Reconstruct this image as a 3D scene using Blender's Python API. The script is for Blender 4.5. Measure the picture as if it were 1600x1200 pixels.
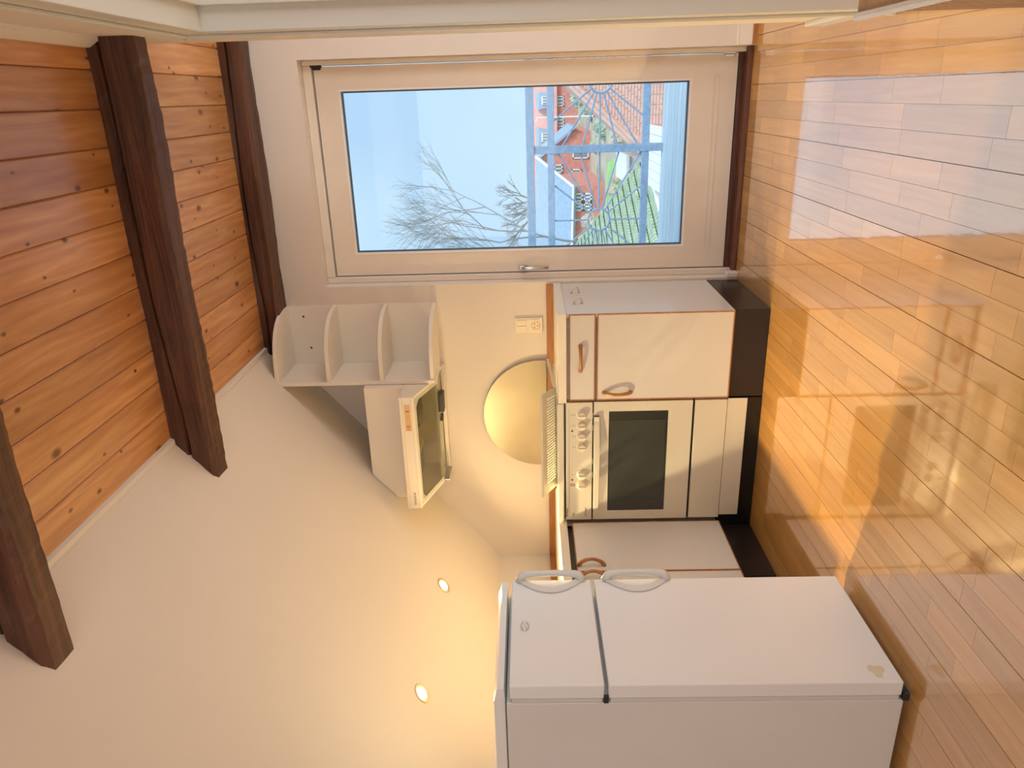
import bpy, bmesh, math, random
from mathutils import Vector, Matrix
random.seed(7)
for o in list(bpy.data.objects): bpy.data.objects.remove(o)
SC = bpy.context.scene
COL = SC.collection
PI = math.pi

# ------------------------------------------------------------------ camera (held on its side: the picture is turned a quarter)
CX, CY, CZ = 0.8671, -3.5792, 1.0139
YAW, PITCH, ROLL, FPX = 0.3712, 0.0269, -0.0216, 1156.35
FWD = Vector((-math.sin(YAW)*math.cos(PITCH), math.cos(YAW)*math.cos(PITCH), math.sin(PITCH)))
R0 = Vector((math.cos(YAW), math.sin(YAW), 0)); U0 = R0.cross(FWD)
RT = R0*math.cos(ROLL) + U0*math.sin(ROLL); UPV = -R0*math.sin(ROLL) + U0*math.cos(ROLL)
cam = bpy.data.cameras.new('camera'); cam.sensor_fit = 'HORIZONTAL'; cam.sensor_width = 36
cam.lens = 36*FPX/1600; cam.clip_start = 0.02; cam.clip_end = 500
co = bpy.data.objects.new('camera', cam); COL.objects.link(co)
X, Y, Z = -UPV, RT, -FWD
co.matrix_world = Matrix(((X.x, Y.x, Z.x, CX), (X.y, Y.y, Z.y, CY), (X.z, Y.z, Z.z, CZ), (0, 0, 0, 1)))
SC.camera = co
CAM = Vector((CX, CY, CZ))
def at(x, y, Yp):                       # a pixel of the photograph and a depth -> a point of the place (used for the far houses)
    d = FWD*FPX + RT*(600-y) - UPV*(x-800)
    return CAM + d*((Yp-CY)/d.y)

# ------------------------------------------------------------------ sky, sun, large lights, exposure
W = bpy.data.worlds.new('sky'); SC.world = W; W.use_nodes = True
wn = W.node_tree; wn.nodes.clear()
wo = wn.nodes.new('ShaderNodeOutputWorld'); wb = wn.nodes.new('ShaderNodeBackground')
wt = wn.nodes.new('ShaderNodeTexCoord'); wz = wn.nodes.new('ShaderNodeTexNoise'); wr = wn.nodes.new('ShaderNodeValToRGB')
wz.inputs['Scale'].default_value = 2.2; wz.inputs['Detail'].default_value = 3; wz.inputs['Roughness'].default_value = .4
wr.color_ramp.elements[0].position = .36; wr.color_ramp.elements[0].color = (.48, .67, .88, 1)
wr.color_ramp.elements[1].position = .62; wr.color_ramp.elements[1].color = (.66, .85, .96, 1)
wn.links.new(wt.outputs['Generated'], wz.inputs['Vector']); wn.links.new(wz.outputs['Fac'], wr.inputs['Fac'])
wn.links.new(wr.outputs['Color'], wb.inputs['Color']); wn.links.new(wb.outputs[0], wo.inputs[0])
wb.inputs['Strength'].default_value = 1.25

def light(name, kind, loc, direction, energy, color, **kw):
    l = bpy.data.lights.new(name, kind); l.energy = energy; l.color = color
    for k, v in kw.items(): setattr(l, k, v)
    o = bpy.data.objects.new(name, l); COL.objects.link(o); o.location = loc
    o.rotation_euler = Vector(direction).to_track_quat('-Z', 'Y').to_euler()
    return o
light('sun', 'SUN', (0, 0, 30), (-.62, .52, -.6), 3.2, (1, .97, .92), angle=.35)
light('window_daylight', 'AREA', (.35, -4.83, 1.45), (0, 1, 0), 27, (.97, .97, 1), shape='RECTANGLE', size=2.0, size_y=1.5)  # added fill from behind the camera; the wall there has no opening
light('hall_daylight', 'AREA', (2.33, -.42, 1.30), (-1, 0, 0), 15, (.86, .93, 1), shape='RECTANGLE', size=.7, size_y=1.3)  # added fill in the hidden space, brightens the cabinet side
light('next_room_daylight', 'AREA', (2.33, -1.85, 1.30), (-1, 0, 0), 25, (.88, .94, 1), shape='RECTANGLE', size=1.0, size_y=1.4)  # added fill through the doorway, brightens the fridge front

SC.view_settings.view_transform = 'Standard'; SC.view_settings.look = 'None'
SC.view_settings.exposure = -0.13; SC.view_settings.gamma = 1.0; SC.view_settings.use_curve_mapping = False

# ------------------------------------------------------------------ materials
M = {}
def pmat(name, color, rough=.5, metal=0, spec=None, bump=None, var=None, coat=None, randv=0, trans=0, ior=None):
    m = bpy.data.materials.new(name); m.use_nodes = True; nt = m.node_tree; b = nt.nodes['Principled BSDF']
    b.inputs['Base Color'].default_value = (*color, 1); b.inputs['Roughness'].default_value = rough; b.inputs['Metallic'].default_value = metal
    if spec is not None: b.inputs['Specular IOR Level'].default_value = spec
    if ior: b.inputs['IOR'].default_value = ior
    if trans: b.inputs['Transmission Weight'].default_value = trans
    if coat: b.inputs['Coat Weight'].default_value = coat[0]; b.inputs['Coat Roughness'].default_value = coat[1]; b.inputs['Coat IOR'].default_value = coat[2]
    tc = nt.nodes.new('ShaderNodeTexCoord')
    if var:      # (scale, amount) : slow variation of the colour
        n = nt.nodes.new('ShaderNodeTexNoise'); n.inputs['Scale'].default_value = var[0]; n.inputs['Detail'].default_value = 4
        r = nt.nodes.new('ShaderNodeValToRGB')
        r.color_ramp.elements[0].position = .3; r.color_ramp.elements[1].position = .7
        r.color_ramp.elements[0].color = (*[c*(1-var[1]) for c in color], 1); r.color_ramp.elements[1].color = (*[min(1, c*(1+var[1])) for c in color], 1)
        nt.links.new(tc.outputs['Object'], n.inputs['Vector']); nt.links.new(n.outputs['Fac'], r.inputs['Fac']); nt.links.new(r.outputs['Color'], b.inputs['Base Color'])
    if bump:     # (scale, strength)
        n = nt.nodes.new('ShaderNodeTexNoise'); n.inputs['Scale'].default_value = bump[0]; n.inputs['Detail'].default_value = 3
        bp = nt.nodes.new('ShaderNodeBump'); bp.inputs['Strength'].default_value = bump[1]; bp.inputs['Distance'].default_value = .002
        nt.links.new(tc.outputs['Object'], n.inputs['Vector']); nt.links.new(n.outputs['Fac'], bp.inputs['Height']); nt.links.new(bp.outputs['Normal'], b.inputs['Normal'])
    M[name] = m; return m
def emat(name, color, s):
    m = bpy.data.materials.new(name); m.use_nodes = True; nt = m.node_tree; nt.nodes.clear()
    e = nt.nodes.new('ShaderNodeEmission'); o = nt.nodes.new('ShaderNodeOutputMaterial'); e.inputs[0].default_value = (*color, 1); e.inputs[1].default_value = s
    nt.links.new(e.outputs[0], o.inputs[0]); M[name] = m
def wood(name, dark, mid, lightc, axis='Y', grain=14, stretch=.06, knots=0, rough=.4, coat=None, rand=.25, knotcol=(.08, .03, .012), bumps=.15, distort=2.0, kscale=5, rings=0):
    m = bpy.data.materials.new(name); m.use_nodes = True; nt = m.node_tree; b = nt.nodes['Principled BSDF']; L = nt.links
    N = lambda t: nt.nodes.new('ShaderNode'+t)
    tc = N('TexCoord'); oi = N('ObjectInfo'); off = N('VectorMath'); off.operation = 'ADD'
    cb = N('CombineXYZ'); mul = N('Math'); mul.operation = 'MULTIPLY'; mul.inputs[1].default_value = 37
    L.new(oi.outputs['Random'], mul.inputs[0]); L.new(mul.outputs[0], cb.inputs[0]); L.new(mul.outputs[0], cb.inputs[1]); L.new(mul.outputs[0], cb.inputs[2])
    L.new(tc.outputs['Object'], off.inputs[0]); L.new(cb.outputs[0], off.inputs[1])
    mp = N('Mapping'); sc = [1, 1, 1]; sc['XYZ'.index(axis)] = stretch; mp.inputs['Scale'].default_value = sc
    L.new(off.outputs[0], mp.inputs[0])
    n1 = N('TexNoise'); n1.inputs['Scale'].default_value = grain; n1.inputs['Detail'].default_value = 6; n1.inputs['Roughness'].default_value = .6; n1.inputs['Distortion'].default_value = distort
    L.new(mp.outputs[0], n1.inputs['Vector'])
    cr = N('ValToRGB'); e = cr.color_ramp.elements; e[0].position = .3; e[0].color = (*dark, 1); e[1].position = .72; e[1].color = (*lightc, 1)
    k = e.new(.5); k.color = (*mid, 1)
    L.new(n1.outputs['Fac'], cr.inputs['Fac'])
    rout = cr.outputs['Color']
    if rings:        # flame figure: long distorted bands
        mp3 = N('Mapping'); sc3 = [1, 1, 1]; sc3['XYZ'.index(axis)] = .16; mp3.inputs['Scale'].default_value = sc3; L.new(off.outputs[0], mp3.inputs[0])
        wv = N('TexWave'); wv.wave_type = 'RINGS'; wv.rings_direction = axis; wv.inputs['Scale'].default_value = 11; wv.inputs['Distortion'].default_value = 9; wv.inputs['Detail'].default_value = 2.5; wv.inputs['Detail Scale'].default_value = 1.3
        L.new(mp3.outputs[0], wv.inputs['Vector'])
        mw = N('Mix'); mw.data_type = 'RGBA'; mw.blend_type = 'MULTIPLY'; wr_ = N('MapRange'); wr_.inputs['To Min'].default_value = 0; wr_.inputs['To Max'].default_value = rings
        L.new(wv.outputs['Fac'], wr_.inputs['Value']); L.new(wr_.outputs[0], mw.inputs['Factor']); L.new(rout, mw.inputs[6]); mw.inputs[7].default_value = (.62, .40, .28, 1); rout = mw.outputs[2]
    hs = N('HueSaturation'); mr = N('MapRange'); mr.inputs['To Min'].default_value = 1-rand; mr.inputs['To Max'].default_value = 1+rand
    L.new(oi.outputs['Random'], mr.inputs['Value']); L.new(mr.outputs[0], hs.inputs['Value']); L.new(rout, hs.inputs['Color'])
    out = hs.outputs['Color']
    if knots:
        mp2 = N('Mapping'); sc2 = [1, 1, 1]; sc2['XYZ'.index(axis)] = .55; mp2.inputs['Scale'].default_value = sc2; L.new(off.outputs[0], mp2.inputs[0])
        v = N('TexVoronoi'); v.voronoi_dimensions = '2D' if axis == 'Y' else '3D'; v.inputs['Scale'].default_value = kscale; L.new(mp2.outputs[0], v.inputs['Vector'])
        kr = N('ValToRGB'); kr.color_ramp.elements[0].position = .05; kr.color_ramp.elements[0].color = (1, 1, 1, 1); kr.color_ramp.elements[1].position = .12; kr.color_ramp.elements[1].color = (0, 0, 0, 1)
        sx = N('SeparateXYZ'); L.new(v.outputs['Color'], sx.inputs[0]); sm = N('MapRange'); sm.inputs['To Min'].default_value = .9; sm.inputs['To Max'].default_value = 3.2; L.new(sx.outputs[0], sm.inputs['Value'])
        vm = N('Math'); vm.operation = 'MULTIPLY'; L.new(v.outputs['Distance'], vm.inputs[0]); L.new(sm.outputs[0], vm.inputs[1])
        L.new(vm.outputs[0], kr.inputs['Fac'])
        kf = N('Math'); kf.operation = 'MULTIPLY'; kf.inputs[1].default_value = knots; L.new(kr.outputs['Color'], kf.inputs[0])
        mx = N('Mix'); mx.data_type = 'RGBA'; L.new(kf.outputs[0], mx.inputs['Factor']); L.new(out, mx.inputs[6]); mx.inputs[7].default_value = (*knotcol, 1)
        out = mx.outputs[2]
    L.new(out, b.inputs['Base Color']); b.inputs['Roughness'].default_value = rough
    if coat: b.inputs['Coat Weight'].default_value = coat[0]; b.inputs['Coat Roughness'].default_value = coat[1]; b.inputs['Coat IOR'].default_value = coat[2]
    bp = N('Bump'); bp.inputs['Strength'].default_value = bumps; bp.inputs['Distance'].default_value = .002; L.new(n1.outputs['Fac'], bp.inputs['Height']); L.new(bp.outputs[0], b.inputs['Normal'])
    if name == 'floor_wood':      # lacquer that is not quite flat
        tg = N('TexCoord'); og = N('ObjectInfo'); ad = N('VectorMath'); ad.operation = 'ADD'; L.new(tg.outputs['Object'], ad.inputs[0]); L.new(og.outputs['Location'], ad.inputs[1])
        mg = N('Mapping'); mg.inputs['Scale'].default_value = (1, .35, 1); L.new(ad.outputs[0], mg.inputs[0])
        ng = N('TexNoise'); ng.inputs['Scale'].default_value = 26; ng.inputs['Detail'].default_value = 4; L.new(mg.outputs[0], ng.inputs['Vector'])
        bg = N('Bump'); bg.inputs['Strength'].default_value = .10; bg.inputs['Distance'].default_value = .002; L.new(ng.outputs['Fac'], bg.inputs['Height']); L.new(bg.outputs[0], b.inputs['Coat Normal'])
    M[name] = m; return m

pmat('wall', (.74, .655, .565), .75, bump=(260, .35)); pmat('slope', (.78, .70, .60), .7, bump=(120, .08)); pmat('plaster', (.84, .75, .64), .6)
pmat('white_paint', (.80, .73, .64), .35); pmat('frame_white', (.80, .70, .58), .35, var=(6, .03)); pmat('casing', (.66, .64, .56), .35)
pmat('laminate', (.69, .67, .645), .22, spec=.5); pmat('laminate_edge', (.83, .76, .66), .3); pmat('shelf_white', (.86, .78, .66), .45)
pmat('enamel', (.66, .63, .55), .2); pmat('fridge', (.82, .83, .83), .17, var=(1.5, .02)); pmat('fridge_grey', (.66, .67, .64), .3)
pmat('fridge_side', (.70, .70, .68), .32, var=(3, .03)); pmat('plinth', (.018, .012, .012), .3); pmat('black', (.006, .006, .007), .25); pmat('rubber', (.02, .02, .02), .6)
pmat('oven_glass', (.012, .014, .013), .06, coat=(1, .04, 1.5)); pmat('oven_inner', (.042, .047, .042), .1)
pmat('steel', (.62, .62, .63), .25, metal=1); pmat('galvanised', (.30, .42, .58), .5, metal=.2, var=(30, .15)); pmat('brass_plate', (.44, .375, .27), .33, metal=1, var=(5, .06))
pmat('hood_white', (.84, .76, .63), .35); pmat('filter_grey', (.42, .40, .32), .25, metal=.3, var=(4, .2)); pmat('grille', (.72, .69, .55), .4); pmat('motor', (.05, .045, .04), .4)
pmat('ring', (.78, .62, .38), .3, metal=.6); emat('bulb', (1, .86, .55), 14); pmat('knob', (.72, .64, .53), .35); pmat('red_lens', (.25, .01, .008), .2)
pmat('ink', (.06, .045, .04), .6); pmat('label_tan', (.72, .45, .22), .5); pmat('label_ink', (.30, .12, .04), .6); pmat('chrome_logo', (.86, .86, .86), .25, metal=.7)
pmat('socket', (.84, .73, .56), .35); pmat('socket_dark', (.03, .02, .02), .6); pmat('hinge', (.03, .03, .035), .45, metal=.4); pmat('hook', (.80, .70, .60), .35)
pmat('glass_edge', (.05, .10, .16), .3); pmat('bead', (.88, .84, .80), .35); pmat('skirt_gloss', (.74, .76, .78), .16); pmat('stain', (.72, .64, .46), .5)
wood('floor_wood', (.60, .285, .062), (.67, .34, .085), (.74, .40, .12), 'Y', 30, .05, rough=.36, coat=(1, .05, 3.7), rand=.13, bumps=.02, distort=.8)
wood('ceiling_wood', (.46, .195, .066), (.57, .27, .10), (.69, .365, .15), 'Y', 20, .08, rings=.30, knots=.95, rough=.33, coat=(.5, .22, 1.5), rand=.14, bumps=.06, distort=.8, kscale=7.5, knotcol=(.14, .035, .01))
wood('beam_wood', (.035, .012, .005), (.085, .031, .013), (.165, .062, .026), 'X', 20, .05, knots=.8, rough=.55, rand=.08, bumps=.7, kscale=7, knotcol=(.012, .004, .003))
wood('edge_wood', (.30, .115, .035), (.40, .17, .055), (.48, .22, .08), 'X', 30, .1, rough=.4, rand=.02); wood('threshold_wood', (.05, .016, .008), (.11, .035, .016), (.17, .06, .03), 'X', 30, .1, rough=.4)
wood('ribbed_wood', (.32, .19, .09), (.42, .26, .13), (.48, .31, .17), 'Z', 30, .1, rough=.5, rand=.02); wood('deck_wood', (.34, .45, .55), (.46, .58, .68), (.56, .68, .76), 'X', 20, .05, rough=.7, rand=.1)
pmat('brick_red', (.66, .28, .23), .8, var=(2.5, .18)); pmat('tile_red', (.76, .37, .32), .7, var=(4, .12)); pmat('brick_pink', (.78, .50, .43), .8, var=(9, .12)); pmat('slate_blue', (.34, .45, .60), .6, var=(3, .12))
pmat('tile_moss', (.45, .55, .40), .8, var=(5, .22)); pmat('white_wall', (.80, .83, .84), .7); pmat('ext_white', (.82, .84, .85), .6); pmat('pane_dark', (.26, .30, .33), .2); pmat('grass', (.34, .58, .20), .9, var=(.4, .25))
pmat('soil', (.50, .46, .36), .9, var=(.5, .3)); pmat('leaf', (.46, .53, .42), .9, var=(1.5, .4)); pmat('leaf_dry', (.60, .53, .45), .9, var=(1.5, .35)); pmat('bark', (.30, .31, .30), .9); pmat('pole_red', (.72, .12, .1), .5); pmat('car_grey', (.5, .56, .6), .3)
# window glass: clear pane that mirrors a little
g = bpy.data.materials.new('window_glass'); g.use_nodes = True; nt = g.node_tree; nt.nodes.clear()
tr = nt.nodes.new('ShaderNodeBsdfTransparent'); gl = nt.nodes.new('ShaderNodeBsdfGlossy'); mx = nt.nodes.new('ShaderNodeMixShader'); fr = nt.nodes.new('ShaderNodeFresnel'); oo = nt.nodes.new('ShaderNodeOutputMaterial')
tr.inputs[0].default_value = (.95, .985, 1, 1); gl.inputs['Roughness'].default_value = .02; fr.inputs['IOR'].default_value = 1.35
nt.links.new(fr.outputs[0], mx.inputs[0]); nt.links.new(tr.outputs[0], mx.inputs[1]); nt.links.new(gl.outputs[0], mx.inputs[2]); nt.links.new(mx.outputs[0], oo.inputs[0]); M['window_glass'] = g
g = bpy.data.materials.new('hood_glass'); g.use_nodes = True; nt = g.node_tree; nt.nodes.clear()
tr = nt.nodes.new('ShaderNodeBsdfTransparent'); gl = nt.nodes.new('ShaderNodeBsdfGlossy'); mx = nt.nodes.new('ShaderNodeMixShader'); oo = nt.nodes.new('ShaderNodeOutputMaterial')
tr.inputs[0].default_value = (.86, .86, .76, 1); gl.inputs['Roughness'].default_value = .1; mx.inputs[0].default_value = .14
nt.links.new(tr.outputs[0], mx.inputs[1]); nt.links.new(gl.outputs[0], mx.inputs[2]); nt.links.new(mx.outputs[0], oo.inputs[0]); M['hood_glass'] = g

# ------------------------------------------------------------------ helpers
class MB:
    def __init__(s): s.v = []; s.f = []
    def box(s, x0, y0, z0, x1, y1, z1):
        x0, x1 = min(x0, x1), max(x0, x1); y0, y1 = min(y0, y1), max(y0, y1); z0, z1 = min(z0, z1), max(z0, z1)
        b = len(s.v)
        s.v += [(x0, y0, z0), (x1, y0, z0), (x1, y1, z0), (x0, y1, z0), (x0, y0, z1), (x1, y0, z1), (x1, y1, z1), (x0, y1, z1)]
        s.f += [(b, b+3, b+2, b+1), (b+4, b+5, b+6, b+7), (b, b+1, b+5, b+4), (b+1, b+2, b+6, b+5), (b+2, b+3, b+7, b+6), (b+3, b, b+4, b+7)]
        return s
    def hexa(s, p):      # 8 corners, bottom ring then top ring
        b = len(s.v); s.v += [tuple(q) for q in p]
        s.f += [(b, b+3, b+2, b+1), (b+4, b+5, b+6, b+7), (b, b+1, b+5, b+4), (b+1, b+2, b+6, b+5), (b+2, b+3, b+7, b+6), (b+3, b, b+4, b+7)]
        return s
    def prism(s, poly, vec):     # polygon (3-D points) swept by vec
        b = len(s.v); n = len(poly); vec = Vector(vec)
        s.v += [tuple(Vector(q)) for q in poly] + [tuple(Vector(q)+vec) for q in poly]
        s.f.append(tuple(range(b+n-1, b-1, -1))); s.f.append(tuple(range(b+n, b+2*n)))
        for i in range(n): j = (i+1) % n; s.f.append((b+i, b+j, b+n+j, b+n+i))
        return s
    def tube(s, pts, r, n=8, closed=False, flat=None):
        pts = [Vector(p) for p in pts]; m = len(pts); b = len(s.v)
        rr = r if isinstance(r, (list, tuple)) else [r]*m
        prev = None
        for i, p in enumerate(pts):
            if closed: t = pts[(i+1) % m]-pts[i-1]
            else: t = pts[min(i+1, m-1)]-pts[max(i-1, 0)]
            t.normalize()
            a = prev if prev is not None else (Vector((0, 0, 1)) if abs(t.z) < .9 else Vector((1, 0, 0)))
            u = (a - t*a.dot(t)).normalized(); w = t.cross(u); prev = u
            for k in range(n):
                an = 2*PI*k/n; s.v.append(tuple(p + u*math.cos(an)*rr[i] + w*math.sin(an)*rr[i]))
        for i in range(m if closed else m-1):
            j = (i+1) % m
            for k in range(n): l = (k+1) % n; s.f.append((b+i*n+k, b+i*n+l, b+j*n+l, b+j*n+k))
        if not closed: s.f.append(tuple(b+k for k in range(n-1, -1, -1))); s.f.append(tuple(b+(m-1)*n+k for k in range(n)))
        return s
    def lathe(s, c, ax, prof, n=24):   # prof: (radius, height along ax)
        ax = Vector(ax).normalized(); u = ax.orthogonal().normalized(); w = ax.cross(u); c = Vector(c); b = len(s.v); m = len(prof)
        for r, h in prof:
            for k in range(n): a = 2*PI*k/n; s.v.append(tuple(c + ax*h + (u*math.cos(a)+w*math.sin(a))*max(r, 1e-5)))
        for i in range(m-1):
            for k in range(n): l = (k+1) % n; s.f.append((b+i*n+k, b+i*n+l, b+(i+1)*n+l, b+(i+1)*n+k))
        s.f.append(tuple(b+k for k in range(n-1, -1, -1))); s.f.append(tuple(b+(m-1)*n+k for k in range(n)))
        return s
    def build(s, name, mat, parent=None, smooth=False, bevel=0, seg=2, fix=True):
        me = bpy.data.meshes.new(name); me.from_pydata(s.v, [], s.f); me.validate()
        bm = bmesh.new(); bm.from_mesh(me)
        if fix: bmesh.ops.recalc_face_normals(bm, faces=bm.faces)
        if bevel: bmesh.ops.bevel(bm, geom=[e for e in bm.edges if e.calc_face_angle(0) > .5], offset=bevel, segments=seg, profile=.5, affect='EDGES', clamp_overlap=True)
        bm.to_mesh(me); bm.free()
        if smooth:
            for p in me.polygons: p.use_smooth = True
        me.materials.append(M[mat] if isinstance(mat, str) else mat)
        o = bpy.data.objects.new(name, me); COL.objects.link(o)
        if parent: o.parent = parent; o.matrix_parent_inverse = parent_inv(parent)
        return o
def parent_inv(p):          # parts keep their world coordinates: only the thing's own Empty is moved
    return Matrix.Translation(-p.location) if p.parent is None else Matrix.Identity(4)
def box(name, mat, a, b, parent=None, bevel=0, **k): return MB().box(*a, *b).build(name, mat, parent, bevel=bevel, **k)
def thing(name, label, cat, loc, group=None):
    o = bpy.data.objects.new(name, None); COL.objects.link(o); o.location = loc; o.empty_display_size = .1
    return tag(o, label, cat, group)
def tag(o, label, cat, group=None):
    o['label'] = label; o['category'] = cat
    if group: o['group'] = group
    return o
def struct(o, label=None):
    o['kind'] = 'structure'
    if label: o['label'] = label
    return o
def stuff(o): o['kind'] = 'stuff'; return o
def text(name, body, mat, size, origin, right, up, parent, depth=.0006, align='LEFT'):
    c = bpy.data.curves.new(name, 'FONT'); c.body = body; c.size = size; c.extrude = depth; c.align_x = align; c.align_y = 'CENTER'
    t = bpy.data.objects.new(name, c); COL.objects.link(t); bpy.context.view_layer.update()
    me = bpy.data.meshes.new_from_object(t.evaluated_get(bpy.context.evaluated_depsgraph_get())); bpy.data.objects.remove(t)
    right = Vector(right).normalized(); up = Vector(up).normalized(); nrm = right.cross(up)
    me.transform(Matrix(((right.x, up.x, nrm.x, origin[0]), (right.y, up.y, nrm.y, origin[1]), (right.z, up.z, nrm.z, origin[2]), (0, 0, 0, 1))))
    me.materials.clear(); me.materials.append(M[mat]); o = bpy.data.objects.new(name, me); COL.objects.link(o)
    o.parent = parent; o.matrix_parent_inverse = parent_inv(parent); return o

# ------------------------------------------------------------------ the room
ZC, XS, XK, ZK = 2.33, -.265, -1.58, 1.2            # timber ceiling, where the slope meets it, the knee wall
XR, XO, YB = 1.07, 2.4, -4.9                        # partition on the right, outer wall behind it, wall behind the camera
SN = Vector((.6527, 0, -.7573)); MS = (ZC-ZK)/(XS-XK)
# floor: slab, and a parquet of three-strip boards with every stave its own piece
floor = struct(box('floor', 'floor_wood', (XK-.1, YB-.1, -.12), (XO+.1, .07, -.0135)), 'glossy honey coloured wooden strip floor')
rest = MB(); SW = .1975/3; idx = 0; near_planks = 0
x = -.5 - .1975*6
row = 0
while x < XO:
    for s in range(3):
        xa = x + s*SW; y = .068
        ph = random.random()*.4
        while y > YB:
            L = random.choice((.26, .34, .42, .47, .52)) if y < .05 else .12+ph
            y2 = max(y-L, YB)
            ga = .0011 if s == 0 else .0004; gb = .0011 if s == 2 else .0004
            a, b = (xa+ga, y2+.0004, -.013), (xa+SW-gb, y-.0004, 0)
            if -1.08 < xa < 1.05 and y > -2.5 and xa+SW < XR+.02 and not (xa < -.64 and y < -1.5) and not (y2 > -.5 and xa < .0):
                cxm, cym = (a[0]+b[0])/2, (a[1]+b[1])/2
                o = MB().box(a[0]-cxm, a[1]-cym, a[2], b[0]-cxm, b[1]-cym, b[2]).build('plank', 'floor_wood', None)
                o.parent = floor; o.location = (cxm, cym, 0); near_planks += 1
            else: rest.box(*a, *b)
            y = y2
    x += .1975; row += 1
r_ = rest.build('plank_field', 'floor_wood', floor); stuff(r_)
# far wall with the balcony door opening
OX0, OX1, OZ = .010, 1.044, 2.032
w = MB(); T = .16
w.box(XK-.1, 0, -.1, OX0, T, 2.6).box(OX1, 0, -.1, XO+.1, T, 2.6).box(OX0, 0, OZ, OX1, T, 2.6).box(OX0, .075, -.12, OX1, T, -.02)
struct(w.build('wall_far', 'wall'), 'beige woven-wallpaper wall with the balcony door')
struct(MB().box(XK-.1, YB, -.1, XK, 0, ZK).build('wall_left', 'slope'), 'low knee wall behind the kitchen units')
e = .10
sl = MB(); A = Vector((XK-.06, YB, ZK-.06*MS)); B = Vector((XS+.10, YB, ZC+.10*MS)); n_ = -SN*e
sl.prism([A, B, B+n_, A+n_], (0, -YB, 0))
struct(sl.build('wall_slope', 'slope'), 'smooth cream sloping attic wall')
# partition on the right with its doorway, walls out of sight
DH, DY0, DY1 = 1.895, -1.38, -2.18
pw = MB(); PT = .12
pw.box(XR, -.80, 0, XR+PT, DY0, ZC).box(XR, DY1, 0, XR+PT, YB, ZC).box(XR, DY0, DH, XR+PT, DY1, ZC)
struct(pw.build('wall_right', 'wall'), 'beige partition wall at the right with a white doorway')
struct(MB().box(XO, YB, -.1, XO+.1, .1, 2.6).build('wall_hall', 'plaster'))
bw = MB(); bx0, bx1, bz0, bz1 = -.65, 1.35-.3, .75, 2.15
bw.box(XK-.1, YB-.1, -.1, XO+.1, YB, 2.6)
struct(bw.build('wall_back', 'plaster'))
wf = MB()
for a, b in (((-.70, .66), (1.40, .72)), ((-.70, 2.18), (1.40, 2.24)), ((-.70, .72), (-.64, 2.18)), ((1.34, .72), (1.40, 2.18)), ((.32, .72), (.38, 2.18))): wf.box(a[0], YB, a[1], b[0], YB+.04, b[1])
struct(wf.build('window_1', 'white_paint'), 'white window frame behind the viewer')  # unseen frame set on solid wall to go with the added back fill
for k_, (ya, yb, za, zb) in enumerate(((-.80, -.04, .62, 1.98), (-2.38, -1.32, .57, 2.03))):
    f_ = MB(); f_.box(XO-.05, ya, za, XO, ya+.05, zb).box(XO-.05, yb-.05, za, XO, yb, zb).box(XO-.05, ya, za-.02, XO, yb, za+.03).box(XO-.05, ya, zb-.03, XO, yb, zb+.02)
    struct(f_.build('window_%d' % (k_+2), 'white_paint'), 'white window frame in the next room')  # unseen frames on solid wall, one for each added side fill
# timber ceiling
ceil = struct(box('ceiling', 'beam_wood', (XS-.05, YB, ZC+.019), (XO+.05, .1, ZC+.10)), 'stained pine board ceiling')
xs = [.98 - .1127*i for i in range(-13, 13)]
for i, xa in enumerate(xs):
    if xa < -.40: continue
    wd = .1127-.0012; cf = .004
    prof = [(0, 0, .018), (0, 0, cf), (cf, 0, 0), (wd-cf, 0, 0), (wd, 0, cf), (wd, 0, .018)]
    o = MB().prism([(a, b-YB/2*0, c) for a, b, c in prof], (0, -YB, 0)).build('ceiling_board', 'ceiling_wood'); o.parent = ceil; o.location = (xa, YB, ZC)
# beams: squared old timbers with a drying crack along the face
def beam(yn, yf, zb, x0, x1, label, crack, seed):
    rnd = random.Random(seed); H = ZC-zb
    prof = [(yn, ZC), (yn, ZC-H*crack+.006), (yn+.014, ZC-H*crack), (yn, ZC-H*crack-.006), (yn, zb+.014), (yn+.012, zb), (yf-.008, zb), (yf, zb+.008), (yf, ZC)]
    n = 70; v = []; f = []; m = len(prof); ph = [rnd.random()*6 for _ in range(6)]
    for i in range(n+1):
        xx = x0 + (x1-x0)*i/n
        for k, (py, pz) in enumerate(prof):
            jz = .0035*math.sin(xx*7+ph[k % 6]) + (rnd.random()-.5)*.004; jy = .003*math.sin(xx*9+ph[(k+2) % 6]) + (rnd.random()-.5)*.003
            if k in (1, 2, 3): jz += .010*math.sin(xx*2.3+ph[0]) + .006*math.sin(xx*6+ph[1]) - jz*.5
            if k in (0, m-1): jz = 0
            if k in (6, 7, 8): jy = min(jy, 0) if yf > -.05 else jy
            v.append((xx, py+jy, pz+jz))
    for i in range(n):
        for k in range(m-1): f.append((i*m+k, i*m+k+1, (i+1)*m+k+1, (i+1)*m+k))
        f.append((i*m+m-1, i*m, (i+1)*m, (i+1)*m+m-1))
    f.append(tuple(range(m-1, -1, -1))); f.append(tuple(n*m+k for k in range(m)))
    b = MB(); b.v = v; b.f = f
    return tag(b.build('ceiling_beam', 'beam_wood'), label, 'beam', 'ceiling beams')
beam(-.13, -.002, 2.232, -.50, XO, 'dark timber beam running along the wall above the glass door', .3, 1)
beam(-1.165, -1.06, 2.188, -.55, XR+.01, 'middle dark cracked timber beam ending on the cream slope', .30, 2)
beam(-2.168, -2.07, 2.203, -.52, XR+.01, 'dark timber beam nearest the viewer, above the fridge', .4, 3)
k = 0
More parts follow.
